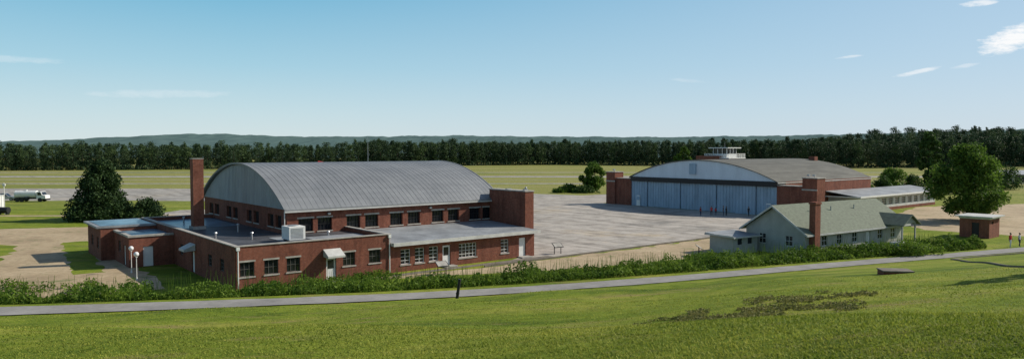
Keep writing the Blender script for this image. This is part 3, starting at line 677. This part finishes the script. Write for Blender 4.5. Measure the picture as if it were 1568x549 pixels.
# ------------------------------------------------------------ people
SK=simple('skin',(.35,.2,.14),.6,.05,3,bump=0); HR=simple('hair',(.02,.014,.01),.6,.2,9)
def person(x,y,ang,shirt,pants,h=1.75,stride=0.0,arm=0.0):
    e=empty('standing_person' if stride==0 else 'walking_person',(x,y,tz(x,y)+.01),ang); k=h/1.75
    J=[((0,0,.95),.135),((0,.01,1.15),.115),((0,0,1.36),.14),((0,0,1.5),.055),((0,-.01,1.58),.07),((0,-.01,1.68),.075)]
    E=[(0,1),(1,2),(2,3),(3,4),(4,5)]
    for s in(-1,1):
        i=len(J); st=stride*s
        J+=[((s*.17,0,1.42),.06),((s*.235,.02,1.15),.046),((s*.25,-.05-st*.5-arm,.92+arm*.4),.034),((s*.25,-.07-st*.6-arm*1.1,.86+arm*.5),.03)]
        E+=[(2,i),(i,i+1),(i+1,i+2),(i+2,i+3)]
        i=len(J)
        J+=[((s*.1,0,.88),.085),((s*.11,-.04+st*.4,.5),.062),((s*.11,.02+st,.09),.042),((s*.12,-.13+st,.04),.036)]
        E+=[(0,i),(i,i+1),(i+1,i+2),(i+2,i+3)]
    me=bpy.data.meshes.new('body'); me.from_pydata([tuple(c*k for c in j[0]) for j in J],E,[]); o=bpy.data.objects.new('body',me); link(o)
    sk=o.modifiers.new('skin','SKIN')
    for i,j in enumerate(J): me.skin_vertices[0].data[i].radius=(j[1]*k,j[1]*k*(.8 if i in(0,1,2) else 1))
    me.skin_vertices[0].data[0].use_root=True
    o.modifiers.new('sub','SUBSURF').levels=2; o.modifiers['sub'].render_levels=2
    dg=bpy.context.evaluated_depsgraph_get(); dg.update(); m2=bpy.data.meshes.new_from_object(o.evaluated_get(dg))
    bpy.data.objects.remove(o); m2.materials.clear()
    for mt in(SK,shirt,pants,M['black']): m2.materials.append(mt)
    for p in m2.polygons:
        c=p.center/k; p.use_smooth=True
        if c.z>1.48: mi=0
        elif abs(c.x)>.2 and c.z<1.18: mi=0
        elif c.z>.93: mi=1
        elif c.z>.09: mi=2 if abs(c.x)<.2 else 0
        else: mi=3
        p.material_index=mi
    b=bpy.data.objects.new('body',m2); link(b,e)
    f=MB(); f.sphere((0,.012*k,1.69*k),.103*k,14,10,1.05); f.build('hair',HR,e,smooth=True)
    f=MB(); f.sphere((0,-.04*k,1.645*k),.082*k,14,10,1.25)
    f.cone((0,-.115*k,1.65*k),(0,-.145*k,1.625*k),.008*k,.016*k,6)
    for s in(-1,1): f.sphere((s*.09*k,0,1.64*k),.022*k,6,5)
    for s in (-1,1):
        hx,hy,hz=s*.25,-.07-stride*s*.6-arm*1.1,.86+arm*.5
        for q in range(4): f.cone(((hx)*k,(hy-.03+q*.02)*k,(hz-.02)*k),(hx*k,(hy-.035+q*.021)*k,(hz-.10+.008*abs(q-1))*k),.010*k,.007*k,6)
        f.cone((hx*k,(hy-.035)*k,(hz+.0)*k),((hx-s*.01)*k,(hy-.075)*k,(hz-.05)*k),.011*k,.008*k,6)
    f.build('face_and_fingers',SK,e,smooth=True)
    f=MB()
    for s in(-1,1): f.sphere((s*.032*k,-.118*k,1.66*k),.009*k,6,5)
    f.box(-.025*k,.025*k,-.128*k,-.12*k,1.598*k,1.606*k); f.build('eyes_and_mouth',M['black'],e)
navy=simple('navy_cloth',(.03,.04,.09),.8,.1,3); khaki=simple('khaki_cloth',(.3,.24,.15),.8,.1,3); wht=simple('white_cloth',(.6,.6,.6),.8,.1,3); blk=simple('dark_cloth',(.03,.03,.035),.8,.1,3); maroon=simple('maroon_cloth',(.2,.03,.04),.8,.1,3)
person(34.6,131.5,.6,maroon,navy,1.65)
person(36.6,131.5,-.4,M['red'],blk,1.75); person(37.6,132.3,2.6,M['red'],blk,1.45,arm=.15); person(38.6,130.9,1.2,blk,navy,1.85); person(39.3,131.4,1.9,blk,blk,1.7)
person(43.1,130.5,.3,blk,blk,1.75,.16)
person(61.6,88.4,.4,M['red'],wht,1.8,.12); person(63.3,89.2,.4,wht,navy,1.7,.12)

# ------------------------------------------------------------ vegetation
def tree(name,x,y,h,w,mat,nl=9000,ls=.28,kind='broad',trunk=.3,seed=1,crown0=.18,K=None):
    random.seed(seed); z0=tz(x,y); e=empty(name,(x,y,z0),seed*1.3)
    t=MB(); lean=Vector((random.uniform(-.3,.3),random.uniform(-.3,.3),0))
    top=Vector((0,0,h*.8))+lean; t.cone((0,0,-.2),tuple(top*.45),trunk,trunk*.65,10); t.cone(tuple(top*.45),tuple(top),trunk*.65,trunk*.15,8)
    cl=[]; K=K or (80 if kind!='low' else 36)
    sx_=[random.uniform(.8,1.15) for _ in range(8)]
    for i in range(K):
        f=random.random()
        if kind=='cone': f=f**1.35; prof=(1-f)**.8
        elif kind=='low': prof=math.sqrt(max(0,1-f*f))
        else: prof=math.sin(math.pi*min(1,(f*.84+.14)))**.6
        a=random.uniform(0,6.283); zc=h*(crown0+(1-crown0)*f*.93)
        rr=w/2*prof*(random.uniform(.1,1)**.55)*.82*sx_[int(a/6.2832*8)%8]
        c=Vector((rr*math.cos(a),rr*math.sin(a),zc)); r=w*random.uniform(.07,.13)*(1-.45*f if kind=='cone' else 1)*(1.5 if kind=='low' else 1)
        cl.append((tuple(c),r))
        if i%3==0:
            s=top*min(.95,max(.15,(zc/h)*.75)); t.cone(tuple(s),tuple(c),trunk*.25,trunk*.05,6)
    t.build('trunk_and_limbs',M['bark'],e)
    tot=sum(r*r for c,r in cl); P=clump_cloud(cl,nl/tot,.85); P=P[P[:,2]>h*.02]
    quads('foliage',leafV(P,rng.uniform(.6,1.2,len(P))*ls),mat,e); return e
tree('cedar_tree',-71.5,125,10.9,15,M['leaf_cedar'],34000,.24,'cone',.35,3,.06,170)
tree('cedar_tree',-63.5,125,3.2,7,M['leaf_cedar'],6000,.2,'low',.15,4,.05)
tree('deciduous_tree',77.5,122,13.0,13,M['leaf_bright'],20000,.26,'broad',.3,5,.14,110)
tree('deciduous_tree',29.8,36.5,6,3.4,M['leaf_mid'],5000,.16,'broad',.12,16,.25,40)
tree('pine_tree',119,205,18,8,M['leaf_mid'],10000,.34,'broad',.3,6,.12,80)
tree('round_tree',23.6,207,8.6,9.0,M['leaf_bright'],9000,.32,'broad',.2,8,.05,60)
tree('broadleaf_tree',49.5,208,13.2,6.5,M['leaf_bright'],8000,.32,'broad',.25,9,.2,60)
for i,(x,y,h,w_) in enumerate([(17,206,1.6,8),(21,203,1.4,8),(14,204,1.0,6),(98,190,5,7),(105,196,6.5,8),(112,200,5,8),(108,205,7,8),(121,196,4.5,7),(92,186,4,5),(128,205,6,9),(141,215,7,9),(152,220,7,10)]):
    tree('shrub',x,y,h,w_,M['leaf_mid'] if i%2 else M['leaf_bright'],2600,.3,'low',.08,20+i,.03)

FOR=empty('forest_treeline')
variants=[]
for s in range(9):
    random.seed(100+s); pine=s<5
    cl=[]
    for i in range(44):
        f=random.random(); 
        if pine: z=.14+.83*f; rr=.17*(1-f)**.5*random.uniform(.2,1); r=.045+.04*random.random()*(1-f*.5)
        else: z=.12+.8*f; rr=.25*math.sin(math.pi*(f*.82+.15))**.6*random.uniform(.2,1); r=.06+.05*random.random()
        a=random.uniform(0,6.283); cl.append(((rr*math.cos(a),rr*math.sin(a),z),r))
    tot=sum(r*r for c,r in cl); P=clump_cloud(cl,1000/tot,.85)
    V=leafV(P,rng.uniform(.6,1.2,len(P))*.024,.6)
    t=MB(); t.cone((0,0,-.02),(0,0,.85),.012,.004,5)
    o=quads('forest_tree_crown',V,M['leaf_pine'] if s%3 else M['leaf_pine2'],None)
    ot=t.build('forest_tree_trunk',M['bark'],None)
    bm=bmesh.new(); bm.from_mesh(o.data); n0=len(bm.faces); bm.from_mesh(ot.data); bm.faces.ensure_lookup_table()
    for f in bm.faces[n0:]: f.material_index=1
    bm.to_mesh(o.data); bm.free(); o.data.materials.append(M['bark'])
    bpy.data.objects.remove(ot); variants.append(o.data); bpy.data.objects.remove(o)
def edgeY(X):
    return np.interp(X,[-700,-330,-200,-60,40,150,240,330,700],[400,420,455,560,600,540,480,450,420])
random.seed(55); cnt=0
for row in range(7):
    X=-560
    while X<620:
        Yb=float(edgeY(X)); sp=4.3+row*.7
        x=X+random.uniform(-2.5,2.5); y=Yb+row*10+random.uniform(-5,5)
        if abs(x)<.76*y+15:
            o=bpy.data.objects.new('tree_%d'%cnt,random.choice(variants if x<150 else variants[4:]+[variants[2]])); o.parent=FOR; COL.objects.link(o)
            H_=(14.6 if x<-120 else 18)+row*.45+random.gauss(0,1.1)
            if x>150: H_+=random.uniform(-1.5,1.5)
            o.location=(x,y,tz(x,y)-.3); wd=H_*random.uniform(.85,1.3); o.scale=(wd,wd,H_); o.rotation_euler=(0,0,random.uniform(0,6.28)); cnt+=1
        X+=sp*random.uniform(.7,1.3)
for row in range(6):
    X=230
    while X<760:
        y=560+row*38+random.uniform(-12,12)
        if X<.76*y+15:
            o=bpy.data.objects.new('tree_%d'%cnt,random.choice(variants[4:])); o.parent=FOR; COL.objects.link(o)
            H_=18+random.gauss(0,1.8); up=(2+row*2.2)*float(sst((X-230)/200)); o.location=(X,y,tz(X,y)-.3+up*.3); o.scale=(H_*1.2,H_*1.2,H_+up*.7); cnt+=1
        X+=7*random.uniform(.7,1.3)
cl=[]
X=-560
while X<600:
    y=float(edgeY(X)); 
    if abs(X)<.76*y+15: cl.append(((X,y-3+random.uniform(-3,3),tz(X,y)+1.2),random.uniform(1.5,3.2)))
    X+=2.6
P=clump_cloud(cl,9,.8); quads('understory',leafV(P,rng.uniform(.5,1.0,len(P))*.9),M['leaf_pine'],FOR)

def hills(name,y0,y1,prof,nxg=500,nyg=40,rough=6):
    xs=np.linspace(-1.0*y1,1.0*y1,nxg); ys=np.linspace(y0,y1,nyg)
    px=[p[0] for p in prof]; pz=[p[1] for p in prof]
    Z=np.zeros((nyg,nxg)); XX,YY=np.meshgrid(xs,ys)
    for j in range(nyg):
        t=(ys[j]-y0)/(y1-y0); e=math.sin(math.pi/2*min(1,t*1.35))**1.2
        for i in range(nxg):
            hz=np.interp(xs[i]/y1,px,pz)
            Z[j,i]=hz*e+noise.fractal(Vector((xs[i]*.02,ys[j]*.02,3)),1.0,2.0,5)*rough*e
    V=np.stack([XX,YY,Z],-1).reshape(-1,3); I=np.arange(nxg*nyg).reshape(nyg,nxg)
    F=np.stack([I[:-1,:-1],I[:-1,1:],I[1:,1:],I[1:,:-1]],-1).reshape(-1,4)
    me=bpy.data.meshes.new(name); me.from_pydata(V.tolist(),[],F.tolist()); me.materials.append(M['hills']); link(bpy.data.objects.new(name,me))
def pr(y1,L): return [((x-784)/1100,12+(230-y)*y1/1100) for x,y in L]
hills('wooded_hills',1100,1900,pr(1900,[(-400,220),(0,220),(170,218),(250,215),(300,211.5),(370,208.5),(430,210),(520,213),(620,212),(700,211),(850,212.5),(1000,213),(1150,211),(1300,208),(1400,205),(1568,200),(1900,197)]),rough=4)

n=100000; X=rng.uniform(-62,58,n); off=rng.uniform(0,1,n)
lo=np.interp(X,[-60,-30,0,30,60],[2.6,3.0,3.0,2.6,2.4]); hi=np.interp(X,[-60,-30,-5,12,30,45,60],[8,9.5,8.5,8.0,7.5,7.5,5.0])
Y=path_y(X)+lo+(hi-lo)*off
nz=np.array([noise.noise(Vector((a*.4,b*.4,0)))+.7*noise.noise(Vector((a*1.3,b*1.3,4))) for a,b in zip(X,Y)])
hmax=np.clip(.9+1.1*nz,.12,2.2)*np.sin(np.pi*np.clip(off*.9+.08,0,1))**.5
keep=hmax>.14; X,Y,hmax=X[keep],Y[keep],hmax[keep]
Z=terr(X,Y)+hmax*rng.uniform(0,1,len(X))**.6
quads('weed_bank',leafV(np.stack([X,Y,Z],1),rng.uniform(.06,.18,len(X)),.45),M['weed'])
n=2600; X=rng.uniform(-60,52,n); Y=path_y(X)+rng.uniform(2.6,8,n); Z=terr(X,Y); hh=rng.uniform(.7,2.0,n); dx=rng.normal(0,.2,n); dy=rng.normal(0,.2,n); w_=.02
B=np.stack([X,Y,Z],1); Tp=B+np.stack([dx,dy,hh],1); s=np.array([w_,0,0])
quads('weed_stalks',np.stack([B-s,B+s,Tp+s*.4,Tp-s*.4],1),M['weed'])
cl=[]; random.seed(9)
for i in range(90):
    u=random.uniform(-34,-19); p=W(u,-random.uniform(.6,3)); cl.append(((p[0],p[1],.2),random.uniform(.2,.55)))
for i in range(110):
    u=random.uniform(-3,20); x=33+u*math.cos(A2)+random.uniform(1.4,3.4)*math.sin(A2); y=80.5+u*math.sin(A2)-random.uniform(1.6,3.6)*math.cos(A2); cl.append(((x,y,.3),random.uniform(.3,1.0)))
for i in range(22): cl.append(((43+random.uniform(-3.5,6),82+random.uniform(-1.5,1.5),.7),random.uniform(.5,1.2)))
for i in range(25): cl.append(((23+random.uniform(-4,4),78.5+random.uniform(-1.5,1.5),.3),random.uniform(.3,.8)))
for i in range(45): cl.append(((-36+random.uniform(-8,6),60+random.uniform(-3,3),.3),random.uniform(.3,.8)))
P=clump_cloud(cl,260,.9); P=P[P[:,2]>.02]; quads('wall_side_brush',leafV(P,rng.uniform(.07,.17,len(P)),.5),M['weed'])

n=150000; Y=11/(1-rng.uniform(0,1,n)*(1-11/48.)); X=rng.uniform(-.76,.76,n)*Y
k=Y<path_y(X)-1.6; X,Y=X[k],Y[k]; n=len(X); Z=terr(X,Y)
hh=rng.uniform(.02,.06,n); w_=rng.uniform(.006,.014,n)*(1+Y/30); a=rng.uniform(0,6.28,n)
B=np.stack([X,Y,Z-.01],1); s=np.stack([np.cos(a)*w_,np.sin(a)*w_,np.zeros(n)],1); Tp=B+np.stack([rng.normal(0,.03,n),rng.normal(0,.03,n),hh],1)
quads('lawn_grass',np.stack([B-s,B+s,Tp+s*.3,Tp-s*.3],1),M['blade'])
n=15000; a=rng.uniform(0,6.283,n); r=np.sqrt(rng.uniform(0,1,n)); X=8.6+4.6*r*np.cos(a); Y=24.6+2.6*r*np.sin(a)+.2*(X-8.6)
nz=np.array([noise.noise(Vector((p*.7,q*1.1,2)))+.5*noise.noise(Vector((p*2.5,q*2.5,7))) for p,q in zip(X,Y)]); k=nz>.0+.5*(r-.5); X,Y=X[k],Y[k]
Z=terr(X,Y)+rng.uniform(.01,.10,len(X)); quads('clover_patch',leafV(np.stack([X,Y,Z],1),rng.uniform(.02,.05,len(X)),.8),M['clover'])

# ------------------------------------------------------------ light, sky
el=math.radians(34); sd=Vector((.955,.295,0)).normalized()*math.cos(el); sd.z=math.sin(el)
Ld=bpy.data.lights.new('sun','SUN'); Ld.energy=5.0; Ld.angle=math.radians(.53); Ld.color=(1,.93,.81)
so=bpy.data.objects.new('sun',Ld); so.rotation_euler=sd.to_track_quat('Z','Y').to_euler(); so.location=(60,0,60); COL.objects.link(so)
wd=bpy.data.worlds.new('World'); scene.world=wd; wd.use_nodes=True; nt=wd.node_tree
bg=nt.nodes['Background']; sky=nt.nodes.new('ShaderNodeTexSky'); sky.sky_type='NISHITA'; sky.sun_disc=False
sky.sun_elevation=el; sky.sun_rotation=math.atan2(sd.x,sd.y); sky.air_density=1.0; sky.dust_density=.8; sky.ozone_density=1.5; sky.altitude=100
tc=nt.nodes.new('ShaderNodeTexCoord'); sp=nt.nodes.new('ShaderNodeSeparateXYZ'); nt.links.new(tc.outputs['Generated'],sp.inputs[0])
def mth(op,a,b=None,clamp=False):
    n=nt.nodes.new('ShaderNodeMath'); n.operation=op; n.use_clamp=clamp
    for i,v in enumerate((a,b)):
        if v is None: continue
        if isinstance(v,(int,float)): n.inputs[i].default_value=v
        else: nt.links.new(v,n.inputs[i])
    return n.outputs[0]
hz=ramp(nt,sp.outputs['Z'],[(0.0,(.72,.82,.84)),(.05,(.58,.76,.83)),(.11,(.39,.66,.80)),(.20,(.19,.51,.72)),(.45,(.07,.25,.5))])
sunside=mth('MULTIPLY',mth('ADD',sp.outputs['X'],.35,False),.7,True)
hz2=mixc(nt,sunside,hz.outputs['Color'],(.50,.63,.80))
vm=nt.nodes.new('ShaderNodeVectorMath'); vm.operation='SCALE'; vm.inputs['Scale'].default_value=10.0; nt.links.new(hz2,vm.inputs[0])
mr=nt.nodes.new('ShaderNodeMapRange'); mr.inputs['From Min'].default_value=.2; mr.inputs['From Max'].default_value=.6; mr.inputs['To Min'].default_value=.85; mr.inputs['To Max'].default_value=0
nt.links.new(sp.outputs['Z'],mr.inputs['Value'])
skyc=mixc(nt,mr.outputs[0],sky.outputs['Color'],vm.outputs[0])
yy=mth('MAXIMUM',sp.outputs['Y'],.05); A=mth('DIVIDE',sp.outputs['X'],yy); B=mth('DIVIDE',sp.outputs['Z'],yy)
cb=nt.nodes.new('ShaderNodeCombineXYZ'); nt.links.new(A,cb.inputs['X']); nt.links.new(B,cb.inputs['Y'])
mp=nt.nodes.new('ShaderNodeMapping'); mp.inputs['Scale'].default_value=(22,75,1); nt.links.new(cb.outputs[0],mp.inputs['Vector'])
nn=tex_noise(nt,mp.outputs[0],1.0,9,.72)
total=None
for a0,b0,wa,wb,st,tl in ((.70,.155,.055,.020,1.1,.25),(.645,.203,.03,.005,.7,.1),(.56,.108,.03,.0035,.6,.2),(.467,.129,.018,.002,.4,.1),(.63,.117,.022,.003,.3,.15),(.245,.096,.03,.003,.15,-.1),(-.485,.078,.12,.006,.2,0),(-.68,.125,.07,.005,.2,-.05)):
    da=mth('SUBTRACT',A,a0); db=mth('SUBTRACT',mth('SUBTRACT',B,b0),mth('MULTIPLY',da,tl))
    q=mth('ADD',mth('POWER',mth('DIVIDE',mth('ABSOLUTE',da),wa),2),mth('POWER',mth('DIVIDE',mth('ABSOLUTE',db),wb),2))
    q=mth('ADD',q,mth('MULTIPLY',mth('SUBTRACT',nn.outputs['Fac'],.5),4.0))
    mk=mth('MULTIPLY',mth('SUBTRACT',1.0,q,True),st,True)
    total=mk if total is None else mth('MAXIMUM',total,mk)
front=mth('GREATER_THAN',sp.outputs['Y'],.05)
total=mth('MULTIPLY',total,front)
col=mixc(nt,total,skyc,(9.6,9.7,9.8))
nt.links.new(col,bg.inputs['Color']); bg.inputs['Strength'].default_value=.1

# ------------------------------------------------------------ camera
cd=bpy.data.cameras.new('camera'); cd.sensor_width=36; cd.lens=36*1100/1568; cd.clip_end=20000; cd.clip_start=.1
co=bpy.data.objects.new('camera',cd); co.location=(0,0,12); co.rotation_euler=(math.radians(90-2.32),0,0); COL.objects.link(co); scene.camera=co
